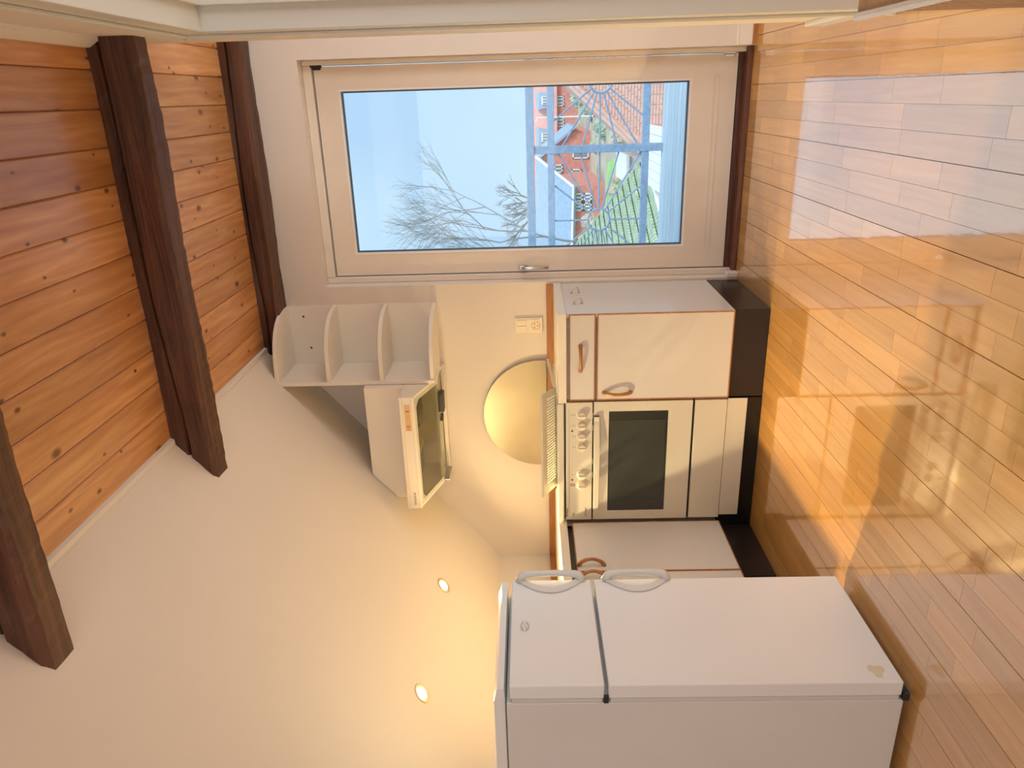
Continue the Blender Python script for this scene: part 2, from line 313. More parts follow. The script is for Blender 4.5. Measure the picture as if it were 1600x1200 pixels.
for a, b in ((-.13, -1.06), (-1.165, -2.07), (-2.168, YB)):
    k += 1; struct(MB().prism([(XS-.011, a, ZC-.0135), (XS+.006, a, ZC-.012), (XS+.012, a, ZC), (XS-.02, a, ZC)], (0, b-a, 0)).build('trim_%d' % k, 'white_paint'))
for a, b in ((-1.165, -2.07), (-2.168, YB)):
    k += 1; struct(MB().prism([(XR, a, ZC), (XR, a, ZC-.042), (XR-.012, a, ZC-.042), (XR-.03, a, ZC-.012), (XR-.03, a, ZC)], (0, b-a, 0)).build('trim_%d' % k, 'white_paint'))
# doorway casing and lining in the partition
def casing_piece(name, pts_fn, lo, hi): pass
cs = MB(); CO = .075
cs.box(XR-.018, DY0+CO, 0, XR, DY0, DH+CO).box(XR-.018, DY1, 0, XR, DY1-CO, DH+CO).box(XR-.018, DY0, DH, XR, DY1, DH+CO)
cs.box(XR-.028, DY0+CO, 0, XR-.018, DY0+CO-.016, DH+CO).box(XR-.028, DY0+CO, DH+CO-.016, XR-.018, DY1-CO, DH+CO)
struct(cs.build('trim_7', 'casing', bevel=.003), 'white moulded casing round the doorway')
ln = MB(); ln.box(XR-.018, DY0-.012, 0, XR+PT+.02, DY0, DH).box(XR-.018, DY1, 0, XR+PT+.02, DY1+.012, DH).box(XR-.018, DY0, DH-.012, XR+PT+.02, DY1, DH)
ln.box(XR+.045, DY0-.024, 0, XR+PT+.02, DY0-.012, DH-.012).box(XR+.045, DY0, DH-.024, XR+PT+.02, DY1, DH-.012)
struct(ln.build('trim_8', 'casing', bevel=.002), 'white lining inside the doorway')
struct(MB().box(XR-.016, -.80, 0, XR, DY0+CO, .07).build('baseboard_right', 'skirt_gloss', bevel=.004), 'glossy white skirting on the partition')
struct(MB().box(OX1+.001, -.014, 0, XO, 0, .085).box(OX1+.001, -.016, .080, XO, 0, .086).build('baseboard_far', 'plaster', bevel=.002), 'painted skirting right of the glass door')
struct(MB().box(OX1+.001, -.020, 0, XO, -.014, .022).build('trim_9', 'edge_wood'), 'brown wooden floor strip right of the glass door')

# ------------------------------------------------------------------ glass balcony door
door = thing('door_1', 'white glazed balcony door set in the far wall', 'door', (.53, .09, 0)); door['kind'] = 'structure'
del door['category']
RY = .088
fr_ = MB(); fr_.box(OX0, .07, -.02, .040, .155, OZ).box(1.022, .07, -.02, OX1, .155, OZ).box(.040, .07, 1.992, 1.022, .155, OZ)
fr_.build('outer_frame', 'frame_white', door, bevel=.004)
LX0, LX1, LZ0, LZ1 = .046, 1.017, .050, 1.984
GX0, GX1, GZ0, GZ1 = .150, .918, .253, 1.880
lf = MB(); lf.box(LX0, RY, LZ0, GX0, RY+.06, LZ1).box(GX1, RY, LZ0, LX1, RY+.06, LZ1).box(GX0, RY, LZ0, GX1, RY+.06, GZ0).box(GX0, RY, GZ1, GX1, RY+.06, LZ1)
leaf = lf.build('door_leaf', 'frame_white', door)
bd = MB(); q = .009
bd.box(GX0, RY-.002, GZ0, GX0+q, RY+.018, GZ1).box(GX1-q, RY-.002, GZ0, GX1, RY+.018, GZ1).box(GX0+q, RY-.002, GZ0, GX1-q, RY+.018, GZ0+q).box(GX0+q, RY-.002, GZ1-q, GX1-q, RY+.018, GZ1)
bd.build('glazing_bead', 'bead', leaf)
gk = MB(); GX0i, GX1i, GZ0i, GZ1i = GX0+q, GX1-q, GZ0+q, GZ1-q; q = .007
gk.box(GX0i, RY+.016, GZ0i, GX0i+q, RY+.03, GZ1i).box(GX1i-q, RY+.016, GZ0i, GX1i, RY+.03, GZ1i).box(GX0i+q, RY+.016, GZ0i, GX1i-q, RY+.03, GZ0i+q).box(GX0i+q, RY+.016, GZ1i-q, GX1i-q, RY+.03, GZ1i)
gk.build('glazing_gasket', 'glass_edge', leaf)
box('glass_pane', 'window_glass', (GX0i, RY+.026, GZ0i), (GX1i, RY+.030, GZ1i), leaf)
gr = MB(); gr.box(.152, RY-.003, .128, .925, RY, .131).box(.152, RY-.003, .150, .925, RY, .153).box(.149, RY-.003, .128, .152, RY, .153).box(.925, RY-.003, .128, .928, RY, .153)
gr.build('weather_groove', 'frame_white', leaf)
h = MB(); h.box(.056, RY-.012, 1.022, .080, RY, 1.066); h.build('handle_plate', 'steel', leaf, bevel=.003)
MB().tube([(.068, RY-.005, 1.045), (.068, RY-.038, 1.045), (.068, RY-.042, 1.03), (.069, RY-.042, .920)], [.008, .008, .009, .0075], 10).build('handle', 'steel', leaf, smooth=True)
for z0, z1 in ((1.955, 1.985), (.075, .105)):
    hg = MB(); hg.tube([(1.020, RY-.010, z0-.012), (1.020, RY-.010, z1+.012)], .008, 10).box(1.003, RY-.006, z0-.005, 1.036, RY, z1+.004); hg.build('hinge', 'hinge' if z0 > 1 else 'steel', door, bevel=.001)
struct(box('trim_10', 'threshold_wood', (OX0, .028, -.0), (OX1, .088, .022), bevel=.004), 'dark stained wooden door threshold')
struct(box('trim_11', 'threshold_wood', (.040, .088, .0), (1.022, .15, .046)), 'dark gap board under the glass door')
sb = MB().box(.0105, -.012, .0, .036, .05, .052); struct(sb.build('trim_12', 'white_paint', bevel=.004), 'small painted block at the foot of the door jamb')

# ------------------------------------------------------------------ right base unit
def bow(p0, p1, out, r, n=14, curve=1.0):
    p0, p1, out = Vector(p0), Vector(p1), Vector(out); pts = []; rr = []
    for i in range(n+1):
        t = i/n; b = math.sin(PI*t)**(.62*curve)
        pts.append(p0.lerp(p1, t) + out*b); rr.append(r*(1.25 - .35*math.sin(PI*t)))
    return MB().tube(pts, rr, 10)
def front_panel(name, parent, plane, lo, hi, th=.019, mat='laminate', edge=.004):
    # plane 'y': faces -y at y=lo[1]; plane 'x': faces +x at x=hi[0]
    p = MB().box(*lo, *hi).build(name, mat, parent, bevel=.0015)
    m = MB(); a, b = lo, hi; t = .0012
    if plane == 'y':
        y0, y1 = a[1]-t, a[1]+.012
        m.box(a[0]-t, y0, a[2]-t, a[0]+edge, y1, b[2]+t).box(b[0]-edge, y0, a[2]-t, b[0]+t, y1, b[2]+t).box(a[0]+edge, y0, a[2]-t, b[0]-edge, y1, a[2]+edge).box(a[0]+edge, y0, b[2]-edge, b[0]-edge, y1, b[2]+t)
    else:
        x0, x1 = b[0]-.012, b[0]+t
        m.box(x0, a[1]-t, a[2]-t, x1, a[1]+edge, b[2]+t).box(x0, b[1]-edge, a[2]-t, x1, b[1]+t, b[2]+t).box(x0, a[1]+edge, a[2]-t, x1, b[1]-edge, a[2]+edge).box(x0, a[1]+edge, b[2]-edge, x1, b[1]-edge, b[2]+t)
    e_ = m.build('wood_edging', 'edge_wood', p); return p
D = .552
rc = thing('base_cabinet', 'white base cabinet with a drawer and a door beside the glass door', 'cabinet', (-.2, -.28, 0))
box('carcass', 'laminate', (-.398, -D+.021, .155), (-.018, -.003, .862), rc)
box('side_panel', 'laminate', (-.0175, -D+.002, .152), (0, -.003, .862), rc, bevel=.001)
dr = front_panel('drawer_front', rc, 'y', (-.396, -D, .739), (-.003, -D+.019, .850))
bow((-.258, -D, .802), (-.141, -D, .802), (0, -.032, 0), .0075).build('handle', 'edge_wood', dr, smooth=True)
dd = front_panel('door', rc, 'y', (-.396, -D, .153), (-.003, -D+.019, .730))
bow((-.361, -D, .580), (-.361, -D, .700), (0, -.032, 0), .0075).build('handle', 'edge_wood', dd, smooth=True)
box('plinth', 'plinth', (-.398, -D+.012, 0), (-.001, -.003, .152), rc, bevel=.002)
for i, yy in enumerate((-.20, -.39)):
    hk = bow((0, yy+.004, .785), (0, yy-.004, .822), (.030, 0, -.004), .0042, 10); tag(hk.build('towel_hook', 'hook', smooth=True), ['small white arched hook on the cabinet side, closest to the glass door', 'small white arched hook on the cabinet side, closest to the drawer'][i], 'hook', 'hooks on the white cabinet side')
tag(MB().box(-.401, -.572, .863, .004, -.003, .900).build('worktop', 'laminate_edge', bevel=.002), 'cream laminate worktop over the drawer cabinet by the door', 'worktop')
# wooden upstand along the walls
up = thing('upstand', 'brown wooden upstand strip along the back of the worktops', 'trim', (-.8, -.01, .90))
box('back_strip', 'edge_wood', (XK+.001, -.018, .9005), (-.002, -.0005, .934), up, bevel=.002)
box('side_strip', 'edge_wood', (XK+.0005, -1.40, .9005), (XK+.018, -.018, .934), up, bevel=.002)
tag(MB().box(XK+.001, -1.40, .863, -1.012, -.003, .900).build('worktop', 'laminate_edge', bevel=.002), 'corner laminate worktop between the cooker and the fridge', 'worktop')

# ------------------------------------------------------------------ cooker
ck = thing('cooker', 'white freestanding electric cooker with dark oven window', 'cooker', (-.70, -.28, 0))
CXa, CXb = -1.004, -.406
box('body', 'enamel', (CXa, -D+.025, .155), (CXb, -.035, .868), ck)
box('hob_top', 'enamel', (CXa-.002, -.566, .874), (CXb+.001, -.022, .905), ck, bevel=.006, seg=3)
box('trim_gap', 'black', (CXa+.002, -.545, .866), (CXb-.002, -.05, .876), ck)
for hx, hy, hr in ((-.56, -.17, .075), (-.86, -.17, .09), (-.56, -.36, .09), (-.86, -.36, .075)):
    MB().lathe((hx, hy, .905), (0, 0, 1), [(hr, 0), (hr, .008), (hr*.9, .012), (.02, .012)], 28).build('hotplate', 'black', ck)
cp = box('control_panel', 'enamel', (CXa, -D-.002, .747), (CXb, -D+.026, .866), ck, bevel=.002)
for kx in (-.465, -.517, -.570, -.624, -.764, -.818):
    kb = MB().lathe((kx, -D-.002, .795), (0, -1, 0), [(.024, 0), (.024, .003), (.0195, .004), (.0185, .020), (.016, .023), (.004, .0235)], 26).build('knob', 'knob', cp, smooth=False)
    MB().box(kx-.0035, -D-.031, .778, kx+.0035, -D-.022, .812).build('grip', 'knob', kb, bevel=.002)
    MB().box(kx-.0006, -D-.0024, .822, kx+.0006, -D-.0018, .827).build('pointer_mark', 'ink', kb)
for kx in (-.543, -.791): MB().lathe((kx, -D-.002, .838), (0, -1, 0), [(.0042, 0), (.0042, .002), (.002, .003)], 14).build('indicator_lamp', 'red_lens', cp)
box('print_line', 'ink', (CXa+.035, -D-.0027, .8512), (CXb-.03, -D-.0020, .8520), cp)
for kx, s in ((-.465, '::'), (-.517, ':.'), (-.570, '.:'), (-.624, '..'), (-.764, '-'), (-.818, '[]')): text('dial_symbol', s, 'ink', .022, (kx, -D-.0024, .838), (1, 0, 0), (0, 0, 1), cp, align='CENTER')
text('maker_name', 'SIEMENS', 'ink', .0125, (-.988, -D-.0024, .8605), (1, 0, 0), (0, 0, 1), cp)
text('model_text', 'EASYCLEAN', 'label_ink', .0085, (-.985, -D-.0024, .775), (1, 0, 0), (0, 0, 1), cp)
text('small_print', 'multi', 'label_ink', .009, (-.985, -D-.0024, .832), (1, 0, 0), (0, 0, 1), cp)
od = thing_part = MB()
WX0, WX1, WZ0, WZ1 = -.958, -.452, .411, .674
od.box(CXa, -D, .305, WX0, -D+.024, .741).box(WX1, -D, .305, CXb, -D+.024, .741).box(WX0, -D, .305, WX1, -D+.024, WZ0).box(WX0, -D, WZ1, WX1, -D+.024, .741)
ovd = od.build('oven_door', 'enamel', ck)
box('dark_glass', 'oven_glass', (WX0, -D+.001, WZ0), (WX1, -D+.008, WZ1), ovd)
box('viewing_glass', 'oven_inner', (-.905, -D+.0002, WZ0+.010), (-.497, -D+.0015, WZ1-.004), ovd)
hb = MB(); n = 16
pts = []
for i in range(n+1):
    t = i/n; xx = CXa+.045+(CXb-CXa-.11)*t; pts.append((xx, -D-.012-.034*math.sin(PI*t)**.7))
poly_o = [(a, b, .718) for a, b in pts]; poly_i = [(a, b+.014, .718) for a, b in reversed(pts)]
hb.prism(poly_o+poly_i, (0, 0, .024)); hb.box(CXa+.045, -D-.022, .718, CXa+.065, -D, .742).box(CXb-.085, -D-.022, .718, CXb-.065, -D, .742)
hb.build('oven_handle', 'enamel', ovd, bevel=.001)
for vx in (-.47, -.53, -.70, -.77): box('vent_slot', 'filter_grey', (vx-.013, -D-.0006, .7435), (vx+.013, -D+.004, .7465), ovd)
box('shadow_gap', 'black', (CXa+.001, -D+.014, .15), (CXb-.001, -D+.026, .87), ck)
box('storage_drawer', 'enamel', (CXa, -D, .154), (CXb, -D+.024, .294), ck, bevel=.002)
box('kick_panel', 'enamel', (-.991, -D+.002, .066), (-.402, -D+.007, .152), ck, bevel=.001)
box('plinth', 'black', (-1.075, -D+.008, 0), (-.401, -.05, .150), ck)
# hob guard: perforated white screen tilted outwards, with a side bar
hg = thing('hob_guard', 'white perforated hob guard standing on the cooker front', 'hob guard', (-.62, -.50, .905))
gm = MB(); p00 = Vector((-.862, -.475, .907)); p10 = Vector((-.358, -.475, .907)); p01 = Vector((-.852, -.600, .972)); p11 = Vector((-.346, -.600, .972))
gn = (p10-p00).cross(p01-p00).normalized()*.0015
def gp(u, v): return p00.lerp(p10, u).lerp(p01.lerp(p11, u), v)
def gbar(u0, u1, v0, v1):
    q = [gp(u0, v0), gp(u1, v0), gp(u1, v1), gp(u0, v1)]; gm.hexa([a-gn for a in q]+[a+gn for a in q])
gbar(0, 1, 0, .10); gbar(0, 1, .70, 1); gbar(0, .09, .10, .70); gbar(.93, 1, .10, .70)
nc, nr = 31, 8
for i in range(1, nc): u = .09+.84*i/nc; gbar(u-.0035, u+.0035, .10, .70)
for j in range(1, nr): v = .10+.60*j/nr; gbar(.09, .93, v-.013, v+.013)
gm.build('perforated_panel', 'grille', hg)
lip = MB(); a0, a1 = gp(0, 1), gp(1, 1); lip.hexa([a0+Vector((0, -.002, -.002)), a1+Vector((0, -.002, -.002)), a1+Vector((0, .004, -.002)), a0+Vector((0, .004, -.002)), a0+Vector((0, -.006, .007)), a1+Vector((0, -.006, .007)), a1+Vector((0, .0, .007)), a0+Vector((0, .0, .007))]); lip.build('folded_top_edge', 'enamel', hg)
MB().hexa([(-.360, -.475, .907), (-.356, -.475, .907), (-.356, -.10, .927), (-.360, -.10, .927), (-.360, -.478, .920), (-.356, -.478, .920), (-.356, -.10, .940), (-.360, -.10, .940)]).build('side_bar', 'enamel', hg)
# half-round metal splash plate
sp = MB(); poly = []
c0, R = (-.690, .972), .297
for i in range(49):
    a = -.11 + (PI+.22)*i/48; poly.append((c0[0]+R*math.cos(a), -.0195, c0[1]+R*math.sin(a)))
poly = [(a, b, max(c, .936)) for a, b, c in poly]
sp.prism(poly, (0, .003, 0)); tag(sp.build('splash_plate', 'brass_plate'), 'round brushed brass-coloured splash plate on the wall behind the cooker', 'splash plate')

# ------------------------------------------------------------------ left base units
XL = -1.017
for i, (ya, yb) in enumerate(((-.561, -.944), (-.950, -1.335))):
    lc = thing('base_cabinet', ['white base cabinet with arched wooden handle, in the corner beside the cooker', 'white base cabinet mostly hidden behind the fridge handles'][i], 'cabinet', ((XK+XL)/2, (ya+yb)/2, 0))
    box('carcass', 'laminate', (XK+.003, (-.004 if i == 0 else ya), .155), (XL-.022, yb, .862), lc)
    box('shadow_gap', 'black', (XL-.021, ya, .840), (XL-.016, yb, .862), lc)
    d_ = front_panel('door', lc, 'x', (XL-.019, yb, .153), (XL, ya, .838), edge=.003)
    hy = yb+.040 if i == 0 else ya-.040
    bow((XL, hy, .835-.115), (XL, hy, .835-.003), (.034, .0, 0), .0075).build('handle', 'edge_wood', d_, smooth=True)
    box('plinth', 'plinth', (XL-.058, (-.545 if i == 0 else ya), 0), (XL-.035, yb, .152), lc)

# ------------------------------------------------------------------ fridge freezer
FX, FY0, FY1 = -.632, -2.0, -1.524
fg = thing('fridge_freezer', 'white two-door fridge freezer with grey bow handles', 'fridge', (-.9, -1.76, 0))
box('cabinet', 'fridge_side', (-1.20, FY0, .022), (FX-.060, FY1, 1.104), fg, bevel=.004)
box('top_panel', 'fridge', (-1.21, FY0-.003, 1.106), (FX-.045, FY1+.003, 1.138), fg, bevel=.006, seg=3)
MB().prism([(FX-.045, FY0-.003, 1.107), (FX-.010, FY0+.002, 1.109), (FX-.012, FY0+.002, 1.128), (FX-.045, FY0-.003, 1.137)], (0, FY1-FY0+.003, 0)).build('control_strip', 'fridge', fg)
for z0, z1 in ((.828+.006, 1.094), (.030, .823)):
    d_ = box('door', 'fridge', (FX-.048, FY0+.001, z0), (FX, FY1-.001, z1), fg, bevel=.005, seg=3)
    box('door_seal', 'fridge_grey', (FX-.063, FY0+.004, z0+.006), (FX-.049, FY1-.008, z1-.006), d_)
    # bow handle on the far vertical edge, flat crescent plate with a grip
    za, zb = (z0+.024, z1-.018) if z0 > .5 else (.580, .792)
    hm = MB(); n = 20; outer = []; inner = []
    for i in range(n+1):
        t = i/n; zz = za+(zb-za)*t; outer.append((FX+.002, FY1-.006-.068*math.sin(PI*t)**.8, zz)); 
    for i in range(n+1):
        t = i/n; zz = zb-.028-(zb-za-.056)*t; inner.append((FX+.002, FY1-.006-.042*math.sin(PI*t)**.8, zz))
    hm.prism(outer+[(FX+.002, FY1-.004, zb)]+inner+[(FX+.002, FY1-.004, za)], (.004, 0, 0))
    hd = hm.build('handle', 'fridge_side', d_)
    gr_ = bow((FX, FY1-.008, za+.004), (FX, FY1-.008, zb-.004), (.024, .010, 0), .0115, 18, .28); gr_.build('grip_bar', 'fridge_grey', hd, smooth=True)
    if z0 > .5:
        lg = MB(); n = 28; cz, cy = 1.051, -1.757
        ring = [(FX+.001, cy+.019*math.cos(2*PI*i/n), cz+.0115*math.sin(2*PI*i/n)) for i in range(n)]
        lo_ = lg.prism(ring, (.0015, 0, 0)).build('badge', 'fridge_side', d_)
        MB().tube([(FX+.0022, cy+.019*math.cos(2*PI*i/n), cz+.0115*math.sin(2*PI*i/n)) for i in range(n)], .0013, 6, closed=True).build('badge_rim', 'steel', lo_, smooth=True)
        text('badge_lettering', 'Scan', 'chrome_logo', .0135, (FX+.0028, cy, cz), (0, 1, 0), (0, 0, 1), d_, align='CENTER')
st = []
for i in range(22):
    a = 2*PI*i/22; q = .5+.5*abs(math.sin(i*2.7)); st.append((FX+.0004, -1.955+.028*q*math.cos(a), .085+.024*q*math.sin(a)))
MB().prism(st, (.0003, 0, 0)).build('worn_patch', 'stain', fg)
box('hinge', 'hinge', (FX-.062, FY0-.002, .822), (FX-.036, FY0+.006, .836), fg, bevel=.002)
box('bottom_hinge', 'hinge', (FX-.062, FY0-.004, .010), (FX-.035, FY0+.03, .028), fg, bevel=.003)
for fx, fy in ((FX-.08, FY0+.05), (FX-.08, FY1-.05), (-1.15, FY0+.05), (-1.15, FY1-.05)): MB().lathe((fx, fy, 0), (0, 0, 1), [(.018, 0), (.018, .008), (.012, .010), (.012, .022)], 16).build('foot', 'fridge_grey', fg)

# ------------------------------------------------------------------ quarter-round wall shelf
XP = -.385; SD = .285
sh = thing('wall_shelf', 'white quarter-round corner shelf unit hung below the beam', 'shelf', (-.23, -.1, 1.48))
box('side_panel', 'shelf_white', (XP-.017, -SD-.006, 1.478), (XP-.0005, -.001, 2.232), sh, bevel=.001)
box('back_panel', 'shelf_white', (XP, -.008, 1.484), (-.079, -.001, 2.228), sh)
for z in (1.480, 1.722, 1.978, 2.232-.006):
    poly = [(XP, -.0085, z), (-.079, -.0085, z)]
    for i in range(1, 15):
        a = PI/2*i/15; poly.append((XP+(-.079-XP)*math.cos(a)**.8, -.0085-(SD-.0085)*math.sin(a)**.8, z))
    poly.append((XP, -SD, z))
    MB().prism(poly, (0, 0, .018)).build('shelf_board', 'shelf_white', sh)
for sx, sz in ((-.135, 2.155), (-.300, 2.135)): MB().lathe((sx, -.008, sz), (0, -1, 0), [(.005, 0), (.005, .002), (.002, .0025)], 12).build('screw_hole', 'socket_dark', sh)

# ------------------------------------------------------------------ cooker hood and its boxed duct
hd = thing('cooker_hood', 'white slanted cooker hood over the hob with its panel open underneath', 'hood', (-.69, -.2, 1.475))
HX0, HX1, HF = -.984, -.404, -.45
def hbody(x0, x1, z_in=0): return [(x0, HF, 1.560), (x0, -.20, 1.478), (x0, -.002, 1.476), (x0, -.002, 1.626), (x0, HF, 1.626)]
for x0 in (HX0, HX1-.012): MB().prism(hbody(x0, 0), (.012, 0, 0)).build('side_cheek', 'hood_white', hd)
box('top_plate', 'hood_white', (HX0+.012, HF, 1.616), (HX1-.012, -.002, 1.626), hd)
fp = box('front_panel', 'hood_white', (HX0-.001, HF-.010, 1.558), (HX1+.001, HF, 1.627), hd, bevel=.003)
for zz in (1.571, 1.612): box('groove', 'label_tan', (HX0, HF-.0106, zz), (HX1, HF-.0100, zz+.0012), fp)
lb = box('control_label', 'label_tan', (-.571, HF-.0112, 1.576), (-.440, HF-.0100, 1.604), fp)
for a, b in ((-.470, .008), (-.474, .008), (-.545, .008), (-.550, .009), (-.510, .003), (-.495, .002), (-.563, .004)): box('button_mark', 'label_ink', (a-.0012, HF-.0118, 1.590-b), (a+.0012, HF-.0112, 1.590+b), lb)
text('maker_name', 'EXQUIS 60', 'ink', .014, (-.963, HF-.0102, 1.588), (1, 0, 0), (0, 0, 1), fp)
# slanted underside: white rim, smoked pane, lamp box and fan behind it
def us(x, y): return (x, y, 1.560 - .082*(y-HF)/(-.20-HF))
def uq(m, x0, x1, y0, y1, t=.006): m.hexa([us(x0, y0), us(x1, y0), us(x1, y1), us(x0, y1)]+[tuple(Vector(us(*q))+Vector((0, 0, t))) for q in ((x0, y0), (x1, y0), (x1, y1), (x0, y1))])
rim = MB(); xa, xb = HX0+.012, HX1-.012
uq(rim, xa, xb, HF, HF+.022); uq(rim, xa, xa+.02, HF+.022, -.20); uq(rim, xb-.02, xb, HF+.022, -.20)
for cx_, s in ((xa+.02, 1), (xb-.02, -1)):
    rim.prism([us(cx_, HF+.022), us(cx_+s*.03, HF+.022), us(cx_, HF+.052)], (0, 0, .006))
rim.build('underside_rim', 'enamel', hd)
pn = MB(); uq(pn, xa+.02, xb-.02, HF+.022, -.20, .003); pn.build('smoked_pane', 'hood_glass', hd)
box('inner_tray', 'filter_grey', (xa, HF+.012, 1.600), (xb, -.03, 1.606), hd)
MB().box(-.735, HF+.03, 1.562, -.729, -.21, 1.60).box(-.735, HF+.028, 1.562, -.43, HF+.034, 1.60).build('lamp_box_edge', 'grille', hd)
MB().lathe((-.545, -.26, 1.600), (0, 0, -1), [(.085, 0), (.085, .02), (.07, .035), (.03, .045)], 24).build('fan_housing', 'motor', hd)
MB().tube([(-.545+.085*math.cos(a), -.26+.085*math.sin(a), 1.572) for a in [i*.3 for i in range(14)]], .007, 8).build('cable', 'rubber', hd, smooth=True)
box('base_plate', 'filter_grey', (xa, -.20, 1.482), (xb, -.045, 1.490), hd)
box('motor_block', 'motor', (-.60, -.185, 1.455), (-.50, -.12, 1.482), hd, bevel=.006); MB().tube([(-.62, -.15, 1.472), (-.63, -.15, 1.472), (-.66, -.14, 1.476)], .008, 8).build('plug', 'rubber', hd)
box('rear_rail', 'hood_white', (HX0, -.045, 1.462), (HX1, -.002, 1.480), hd, bevel=.002)
box('flap', 'filter_grey', (HX0+.004, -.19, 1.452), (HX0+.012, -.05, 1.478), hd)
db = MB(); YD = -.33
zt = 1.813; zx = lambda z: XK+(z-ZK)/MS+.004
db.prism([(-.404, YD, 1.6275), (-.404, YD, zt), (zx(zt), YD, zt), (zx(1.70), YD, 1.70), (zx(1.70), YD, 1.6275)], (0, -YD-.002, 0))
tag(db.build('duct_box', 'shelf_white', bevel=.001), 'plain white boxed duct on top of the cooker hood', 'duct box')

# ------------------------------------------------------------------ switch and socket plate
sk = thing('wall_socket', 'cream double plate with a rocker switch above a power socket', 'socket', (-.21, 0, .96))
box('plate', 'socket', (-.249, -.010, .955), (-.171, -.0005, 1.092), sk, bevel=.002)
for a in (-.2405, -.2095): box('rocker', 'socket', (a, -.0135, 1.036), (a+.029, -.010, 1.082), sk, bevel=.0015)
pl = MB(); pl.box(-.242, -.0125, .968, -.178, -.010, 1.024); s_ = pl.build('socket_face', 'socket', sk, bevel=.0012)
MB().tube([(-.210+.021*math.cos(a), -.0125, .988+.021*math.sin(a)) for a in [2*PI*i/28 for i in range(28)]], .0015, 6, closed=True).build('socket_ring', 'label_tan', s_, smooth=True)
for a, b in ((-.2195, .995), (-.2005, .995), (-.210, .978)): MB().lathe((a, -.0124, b), (0, -1, 0), [(.0027, 0), (.0027, .0012)], 12).build('pin_hole', 'socket_dark', s_)
MB().lathe((-.210, -.0124, .989), (0, -1, 0), [(.0018, 0), (.0018, .001)], 10).build('screw', 'label_tan', s_)

# ------------------------------------------------------------------ downlights in the slope
def downlight(x, y, label, power):
    p = Vector((x, y, ZK+(x-XK)*MS)); t = thing('downlight', label, 'lamp', p, 'recessed downlights in the slope')
    MB().lathe(p, SN, [(.038, -.002), (.040, .002), (.038, .005), (.030, .003), (.027, -.001)], 30).build('trim_ring', 'ring', t, smooth=True)
    MB().lathe(p, SN, [(.001, .0035), (.012, .0045), (.0235, .0035)], 24).build('bulb', 'bulb', t, smooth=True)
    for nm, pw_, ang, bl in (('downlight_spill', power[0], 160, .35), ('downlight_beam', power[1], 104, 1.0)):      # reflector lamp: wide spill and a brighter beam
        l = light(nm, 'SPOT', p+SN*.012, SN, pw_, (1, .74, .36), spot_size=math.radians(ang), spot_blend=bl, shadow_soft_size=.018)
        l.parent = t; l.matrix_parent_inverse = parent_inv(t)
    return t
downlight(-1.285, -.664, 'lit round downlight in the slope, the one closer to the cooker hood', (17, 76))
downlight(-1.272, -1.356, 'lit round downlight in the slope, the one above the fridge', (20, 95))

# ------------------------------------------------------------------ low ribbed screen close to the viewer
lw = thing('low_screen', 'low ribbed wooden screen with a glossy white top rail at the right', 'screen', (.98, -2.75, 0))
rb = MB(); rb.box(.980, -3.30, 0, .992, -2.255, .470)
rb.build('backing', 'ribbed_wood', lw)
y = -2.262
while y > -3.29: box('rib', 'ribbed_wood', (.973, y-.016, .0), (.980, y, .470), lw); y -= .022
box('top_rail', 'skirt_gloss', (.963, -3.31, .4705), (.975, -2.24, .484), lw, bevel=.004, seg=3)
box('top_board', 'ribbed_wood', (.975, -3.31, .4705), (1.052, -2.25, .480), lw)

# ------------------------------------------------------------------ balcony
RYL = 2.6
dk = struct(box('balcony_slab', 'deck_wood', (-2.2, .16, -.35), (3.0, RYL+.12, -.10)), 'balcony slab')
y = .17
while y < RYL+.05: 
    o = MB().box(-2.2, 0, -.035, 3.0, .118, 0).build('deck_board', 'deck_wood'); o.parent = dk; o.location = (0, y, -.062); y += .124
rl = thing('balcony_railing', 'grey-blue galvanised balcony railing with sunburst rings', 'railing', (.4, RYL, -.06))
for z0, z1, d in ((.955, 1.020, .035), (.795, .850, .02), (.045, .102, .02)): box('rail', 'galvanised', (-2.2, RYL-d, z0), (3.0, RYL+d, z1), rl, bevel=.004)
posts = (.457-2.12, .457-1.06, .457, .457+1.06, .457+2.12)
for px_ in posts: box('post', 'galvanised', (px_-.03, RYL-.025, -.062), (px_+.03, RYL+.025, .955), rl, bevel=.003)
for i in range(4):
    cx_ = (posts[i]+posts[i+1])/2-.03; cz = .435; hw = .50; z0, z1 = .102, .795
    if cx_ > 2 or cx_ < -1.5: continue
    MB().tube([(cx_+.088*math.cos(2*PI*k/32), RYL, cz+.088*math.sin(2*PI*k/32)) for k in range(32)], .008, 8, closed=True).build('sunburst_ring', 'galvanised', rl, smooth=True)
    wr2, wl2 = posts[i+1]-.03-cx_, cx_-posts[i]-.03
    for deg in (0, 16, -16, 32, -32, 52, -52, 90, 180, 196, 164, 212, 148, 232, 128, 270):
        a = math.radians(deg); dx, dz = math.cos(a), math.sin(a)
        tmax = min(((wr2 if dx > 0 else wl2)/abs(dx)) if abs(dx) > 1e-6 else 9, ((z1-cz) if dz > 0 else (cz-z0))/abs(dz) if abs(dz) > 1e-6 else 9)
        MB().tube([(cx_+dx*.088, RYL, cz+dz*.088), (cx_+dx*tmax, RYL, cz+dz*tmax)], .0065, 6).build('sunburst_rod', 'galvanised', rl)

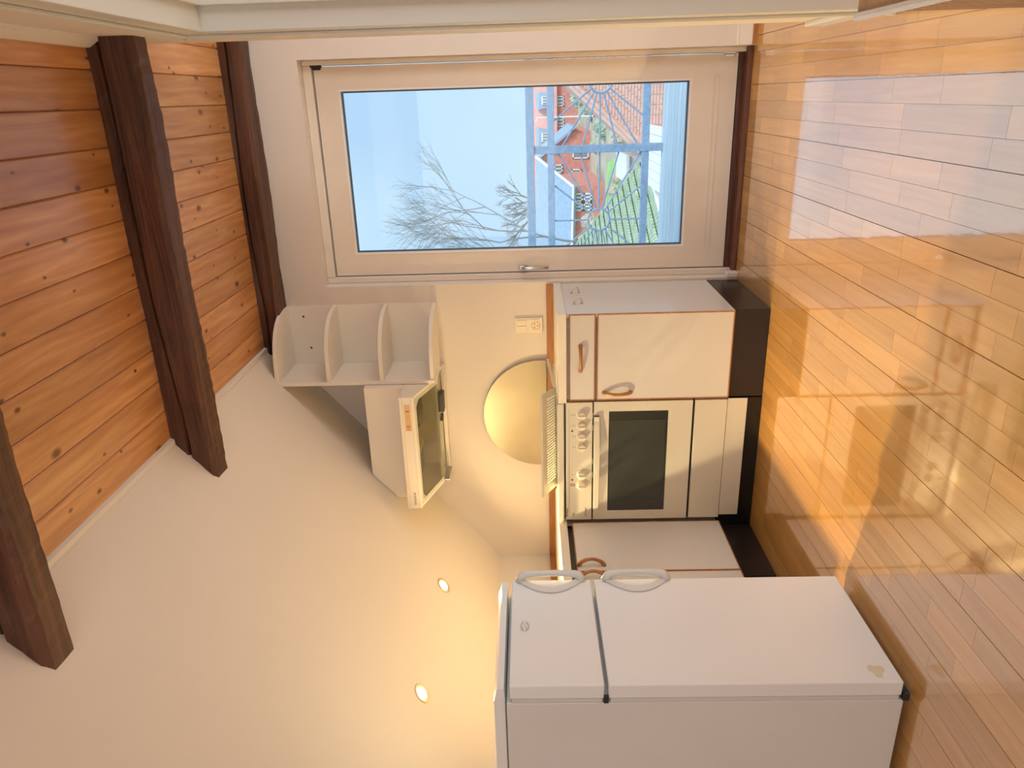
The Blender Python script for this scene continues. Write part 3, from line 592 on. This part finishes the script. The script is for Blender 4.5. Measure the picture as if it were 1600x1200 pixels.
# ------------------------------------------------------------------ the view: gardens and houses below
GZ = -5.0
struct(box('ground', 'soil', (-160, 3.5, GZ-.3), (140, 260, GZ)), 'ground of the gardens below')
lawn = MB(); lawn.prism([at(938, 254, 54).xy.to_3d()+Vector((0, 0, GZ+.01)), at(938, 335, 54).xy.to_3d()+Vector((0, 0, GZ+.01)), at(955, 318, 47).xy.to_3d()+Vector((0, 0, GZ+.01)), at(955, 246, 47).xy.to_3d()+Vector((0, 0, GZ+.01))], (0, 0, .03))
tag(lawn.build('lawn', 'grass'), 'strip of bright green lawn between the houses', 'lawn')
def win(parent, x0, x1, z0, z1, yy, mull=2):
    w_ = MB(); f_ = .10
    w_.box(x0, yy-.10, z0, x1, yy, z0+f_).box(x0, yy-.10, z1-f_, x1, yy, z1).box(x0, yy-.10, z0, x0+f_, yy, z1).box(x1-f_, yy-.10, z0, x1, yy, z1)
    for i in range(1, mull): xx = x0+(x1-x0)*i/mull; w_.box(xx-.05, yy-.10, z0, xx+.05, yy, z1)
    o = w_.build('window', 'ext_white', parent); MB().box(x0+f_, yy-.04, z0+f_, x1-f_, yy-.01, z1-f_).build('pane', 'pane_dark', o); return o
# long terraced house with dormers
TY = 88
a = at(838, 125, TY); b = at(868, 250, TY); c = at(905, 250, TY)
th = thing('terraced_house', 'long red-roofed brick house with white dormers, farthest at the right', 'house', (0, TY, GZ))
x0, x1, ze, zr = b.x-6, a.x+10, b.z, at(831, 130, TY+4.5).z
box('wall', 'brick_red', (x0, TY, GZ), (x1, TY+9, ze), th)
MB().prism([(x0, TY-.5, ze-.2), (x0, TY+4.5, zr), (x0, TY+9.5, ze-.2)], (x1-x0, 0, 0)).build('roof', 'tile_red', th)
for p0, p1 in (((845, 168), (860, 146)), ((845, 226), (860, 203)), ((845, 110), (860, 88))):
    q0, q1 = at(*p0, TY-.3), at(*p1, TY-.3); dm = MB().hexa([(q0.x, TY-.2, q1.z), (q1.x, TY-.2, q1.z), (q1.x, TY+3, q1.z), (q0.x, TY+3, q1.z), (q0.x-.2, TY-.2, q0.z+.2), (q1.x+.2, TY-.2, q0.z+.2), (q1.x+.2, TY+3, q0.z+.5), (q0.x-.2, TY+3, q0.z+.5)]).build('dormer', 'slate_blue', th)
    m_ = (q1.x-q0.x)*.2; w_ = MB().box(q0.x+m_, TY-.34, q1.z+.10, q1.x-m_, TY-.22, q0.z-.1).build('dormer_window', 'ext_white', dm)
    for i in range(3): xx = q0.x+m_+(q1.x-q0.x-2*m_)*(i+.2)/3; MB().box(xx, TY-.37, q1.z+.25, xx+(q1.x-q0.x-2*m_)*.2, TY-.345, q0.z-.25).build('pane', 'pane_dark', w_)
for yy in (120, 158, 190, 214): q0 = at(870, yy+8, TY); q1 = at(881, yy-8, TY); win(th, q0.x, q1.x, q1.z, q0.z, TY, 3)
# gabled brick house
GY = 70
gh = thing('gabled_house', 'red brick gabled house with white windows in the middle distance', 'house', (-3, GY, GZ))
e0, e1 = at(893, 205, GY), at(893, 300, GY); pk = at(845, 246, GY)
MB().prism([(e1.x, GY, GZ), (e0.x, GY, GZ), (e0.x, GY, e0.z), (pk.x, GY, pk.z), (e1.x, GY, e1.z)], (0, 10, 0)).build('wall', 'brick_red', gh)
for s in (e0, e1):
    d = Vector((s.x-pk.x, 0, s.z-pk.z)); u = d.normalized(); MB().prism([(pk.x, GY-.4, pk.z), (pk.x, GY-.4, pk.z+.35), (s.x+u.x*.6, GY-.4, s.z+u.z*.6+.35), (s.x+u.x*.6, GY-.4, s.z+u.z*.6)], (0, 10.8, 0)).build('roof', 'slate_blue', gh)
for (xa_, ya_), (xb_, yb_), mu in (((895, 246+2), (920, 236), 1), ((893, 275), (908, 264), 2), ((866, 270), (879, 257), 2)):
    q0, q1 = at(xa_, ya_, GY), at(xb_, yb_, GY); win(gh, min(q0.x, q1.x), max(q0.x, q1.x), min(q0.z, q1.z), max(q0.z, q1.z), GY, mu)
# blue roofed house at the left
BY = 56
bh = thing('blue_roofed_house', 'house with a large blue-grey roof at the left beyond the railing', 'house', (-6, BY, GZ))
p1, p2, p3, p4 = at(838, 246, BY+7), at(896, 292, BY), at(893, 420, BY), at(836, 420, BY+7)
MB().prism([p1, p2, p3, p4], (0, .25, -.25)).build('roof', 'slate_blue', bh)
MB().tube([p1, p2], .11, 6).build('barge_board', 'ext_white', bh); MB().tube([p2, p3], .09, 6).build('gutter', 'ext_white', bh)
MB().prism([(p3.x, BY+.6, GZ), (p2.x, BY+.6, GZ), (p2.x, BY+.6, p2.z-.2), (p3.x, BY+.6, p3.z-.2)], (0, 11, 0)).build('wall', 'brick_red', bh)
MB().prism([(p2.x-.02, BY+.8, p2.z-.4), (p2.x-.02, BY+7.0, p1.z-.4), (p2.x-.02, BY+11, p2.z-.4)], (-.4, 0, 0)).build('gable_wall', 'brick_red', bh)
q0, q1 = at(898, 332, BY), at(926, 302, BY)
for i in range(2):
    for j in range(2):
        dx, dz = (q1.x-q0.x)/2, (q0.z-q1.z)/2; win(bh, q0.x+dx*i+.04, q0.x+dx*(i+1)-.04, q1.z+dz*j+.04, q1.z+dz*(j+1)-.04, BY+.6, 2)
# near mossy tiled roof: every course of tiles stepped
mr = thing('mossy_roof_house', 'near green mossy tiled roof below the railing at the left', 'house', (-2.5, 16, GZ))
R1, R2, R3, R4 = at(1012, 240, 15.5), at(900, 384, 25), at(905, 470, 25), at(1060, 420, 12.5)   # verge bottom, verge top, ridge left, eaves left
N_ = (R2-R1).cross(R4-R1).normalized(); N_ = N_ if N_.z > 0 else -N_
rows = 16; rm = MB()
for i in range(rows):
    a_, b_ = i/rows, (i+1.15)/rows
    A, B = R1.lerp(R2, a_), R1.lerp(R2, min(b_, 1)); Dd, Cc = R4.lerp(R3, a_), R4.lerp(R3, min(b_, 1))
    cols = 34
    for j in range(cols):
        u0, u1 = j/cols, (j+.9)/cols
        qd = [A.lerp(Dd, u0), A.lerp(Dd, u1), B.lerp(Cc, u1), B.lerp(Cc, u0)]
        lift = [.10, .10, .0, .0]
        rm.hexa([p+N_*(l-.06) for p, l in zip(qd, lift)]+[p+N_*l for p, l in zip(qd, lift)])
rt = rm.build('roof_tile_field', 'tile_moss', mr); stuff(rt)
MB().prism([R1-N_*.02, R2-N_*.02, R3-N_*.02, R4-N_*.02], tuple(-N_*.15)).build('roof_deck', 'tile_moss', mr)
MB().tube([R1+N_*.03, R2+N_*.03], .035, 6).build('verge_board', 'tile_moss', mr); MB().tube([R1+N_*.04, R4+N_*.04], .07, 6).build('gutter', 'ext_white', mr)
MB().prism([R1-N_*.2, R2-N_*.2, Vector((R2.x, R2.y, GZ)), Vector((R1.x, R1.y, GZ))], (-.3, 0, 0)).build('gable_wall', 'white_wall', mr)
MB().prism([R1-N_*.2, R4-N_*.2, Vector((R4.x, R4.y, GZ)), Vector((R1.x, R1.y, GZ))], (0, .3, 0)).build('front_wall', 'white_wall', mr)
# near pink brick building at the right: big tiled roof plane over a wall
pk_ = thing('pink_brick_house', 'near pale pink brick house with a long sloping verge at the right', 'house', (1.5, 17, GZ))
Q1, Q2, Q3, Q4 = at(1006, 229, 16), at(900, 128, 16), at(900, 40, 16), at(1006, 40, 16)
wl = MB(); Q5 = Vector((Q1.x, 16, GZ)); Q6 = Vector((Q4.x+2, 16, GZ)); wl.prism([Q1, Q2, Q3+Vector((2, 0, 0)), Q6, Q5], (0, 7, 0)); wl.build('brick_wall', 'brick_pink', pk_)
cr_ = MB(); zz = GZ
while zz < Q2.z+.4:                                  # raised brick courses of the gable
    t = (zz-Q1.z)/(Q2.z-Q1.z); xl = Q1.x+(Q2.x-Q1.x)*max(t, 0)+.05
    if zz > -4.6: 
        xx = xl
        while xx < Q2.x+1.8: cr_.box(xx, 15.985, zz, xx+.22, 16, zz+.062); xx += .235
    zz += .078
stuff(cr_.build('brick_courses', 'tile_red' if False else 'brick_pink', pk_))
MB().tube([Q1+Vector((-.05, -.1, .05)), Q2+Vector((-.05, -.1, .05)), Q3+Vector((0, -.1, 1.2))], .07, 6).build('verge_tiles', 'brick_pink', pk_)
MB().prism([Q1+Vector((-.15, -.1, .15)), Q2+Vector((-.15, -.1, .15)), Q2+Vector((.1, -.1, .35)), Q1+Vector((.1, -.1, -.05))], (0, .5, 0)).build('roof_edge', 'brick_pink', pk_)
# white shed and carport
sdm = thing('white_shed', 'small white shed wall between the green roof and the brick house', 'shed', at(990, 250, 19))
q0, q1 = at(982, 283, 19), at(1000, 244, 19); box('wall', 'white_wall', (q0.x, 19, GZ), (q1.x, 21, q0.z), sdm); MB().prism([(q0.x-.05, 18.9, q0.z), (q1.x+.05, 18.9, q0.z), (q1.x+.05, 21.1, q0.z+.05), (q0.x-.05, 21.1, q0.z+.05)], (0, 0, .08)).build('roof', 'ext_white', sdm)
cpm = thing('carport', 'pale carport roof in front of the green roof', 'carport', at(1020, 262, 14)); q0 = at(1018, 290, 13.5); q1 = at(1032, 232, 12)
for i in range(7): a_ = q0.x+(q1.x+.4-q0.x)*i/7; MB().box(a_, 11.4, q1.z-.1, a_+(q1.x+.4-q0.x)/7.4, 14.2, q1.z-.04).build('roof_sheet', 'ext_white', cpm)
for a_ in (q0.x+.1, q1.x+.2): box('post', 'ext_white', (a_, 11.6, GZ), (a_+.08, 11.7, q1.z-.1), cpm)
# mast
mp_ = thing('flagpole', 'thin white flagpole with a red foot in the garden', 'flagpole', at(945, 181, 62)); p0, p1 = at(838, 183, 62), at(938, 181, 62)
MB().tube([(p1.x, 62, p1.z+.6), (p1.x, 62, p0.z)], [.07, .045], 8).build('pole', 'ext_white', mp_); MB().tube([(p1.x, 62, GZ), (p1.x, 62, p1.z+.6)], .075, 8).build('foot', 'pole_red', mp_); MB().tube([(p1.x, 62, p0.z-.05), (p1.x-.35, 62, p0.z+.05)], .03, 6).build('arm', 'ext_white', mp_)
# shrubs and hedges
def shrub(name, label, c, r, mat, seed, group='garden shrubs'):
    rnd = random.Random(seed); bm = bmesh.new(); bmesh.ops.create_icosphere(bm, subdivisions=5, radius=1)
    ph = [Vector((rnd.random()*9, rnd.random()*9, rnd.random()*9)) for _ in range(3)]
    for v in bm.verts:
        p = v.co.copy(); s = 1+.16*math.sin(p.x*7+ph[0].x)*math.sin(p.y*6+ph[0].y)*math.sin(p.z*7+ph[0].z)+.10*math.sin(p.x*17+ph[1].x)*math.sin(p.y*15+ph[1].y)*math.sin(p.z*16)+.10*math.sin(p.x*37+ph[2].x)*math.sin(p.y*33+ph[2].y)*math.sin(p.z*35)+(rnd.random()-.5)*.17
        v.co = Vector((p.x*r[0]*s, p.y*r[1]*s, p.z*r[2]*s))
    me = bpy.data.meshes.new(name); bm.to_mesh(me); bm.free(); me.materials.append(M[mat]); o = bpy.data.objects.new(name, me); COL.objects.link(o); o.location = c
    return tag(o, label, 'shrub', group)
for i, (px_, py_, yd, rp, mt, lab) in enumerate((
    (912, 148, 80, 20, 'leaf', 'grey-green shrub at the foot of the terraced house, right of the flagpole'), (928, 172, 68, 17, 'leaf', 'dark green shrub just right of the flagpole'),
    (912, 199, 83.5, 11, 'leaf', 'green shrub just left of the flagpole'), (946, 198, 56, 18, 'leaf', 'green shrub at the flagpole foot'),
    (970, 212, 44, 15, 'leaf_dry', 'dry brown bush beside the pink brick house'), (936, 228, 63, 13, 'leaf', 'grey-green bush in front of the gabled house'),
    (958, 240, 57, 11, 'leaf_dry', 'dry brown bush at the end of the lawn'), (970, 258, 40, 9, 'leaf_dry', 'pale dry bush next to the white shed'), (964, 277, 41, 10, 'leaf_dry', 'dry bush between the lawn and the green roof'),
    (955, 297, 40, 8, 'leaf_dry', 'lowest dry bush by the green roof top'), (920, 346, 48, 12, 'leaf_dry', 'reddish dry hedge below the blue roof'), (914, 374, 45, 11, 'leaf_dry', 'dry hedge at the far left below the blue roof'))):
    rr = rp*(yd+3.6)/1336*1.05; shrub('garden_shrub', lab, at(px_, py_, yd), (rr, rr*.6, rr*1.0), mt, i)
# distant roofs at the skyline
for i, (ya_, yb_, lab) in enumerate(((262, 300, 'far red roof on the skyline, right of the bare tree'), (308, 395, 'far red roof on the skyline behind the bare tree'))):
    q0, q1 = at(836, yb_, 120), at(823, ya_, 120); fh = thing('skyline_house', lab, 'house', (q0.x, 120, GZ)); box('wall', 'brick_pink', (q0.x, 120, GZ), (q1.x, 130, q0.z), fh)
    MB().prism([(q0.x, 119, q0.z-.2), (q0.x, 125, q1.z), (q0.x, 131, q0.z-.2)], (q1.x-q0.x, 0, 0)).build('roof', 'tile_red', fh)
# bare trees
def tree(base, top, label, seed, spread=.5, levels=6, r0=.16):
    rnd = random.Random(seed); t = thing('bare_tree', label, 'tree', base, 'bare trees'); tw = MB(); tk = MB()
    def grow(p, d, L, r, lev):
        q = p; pts = [p]; rr = [r]
        for i in range(3):
            d = (d+Vector((rnd.uniform(-1, 1), rnd.uniform(-1, 1)*.6, rnd.uniform(-.3, .6)))*.13).normalized(); q = q+d*L/3; pts.append(q); rr.append(r*(1-.12*(i+1)))
        (tk if lev == levels else tw).tube(pts, rr, 7 if lev > 3 else 4)
        if lev == 0: return
        for k in range(3 if lev > 1 else 3):
            a = rnd.uniform(-1, 1); s = rnd.uniform(.35, 1)*spread*1.6
            nd = (d+Vector((a*s*1.4, rnd.uniform(-1, 1)*s, rnd.uniform(-.2, .5)*s))).normalized(); st = pts[-1] if k < 2 else pts[2]
            grow(st, nd, L*rnd.uniform(.62, .82), r*.66, lev-1)
    H = top-base.z; grow(base, Vector((.02, 0, 1)), H*.38, r0, levels)
    tk.build('trunk', 'bark', t); tw.build('branches', 'bark', t)
b_ = at(838, 372, 30); tree(Vector((b_.x, 30, GZ)), at(712, 372, 30).z, 'large bare tree rising against the sky at the left of the glass', 3, .5, 7, .085)
b_ = at(838, 320, 100); tree(Vector((b_.x, 100, GZ)), at(785, 330, 100).z, 'smaller bare tree behind the large one, beyond the blue roof', 9, .5, 5, .25)
print('planks', near_planks)
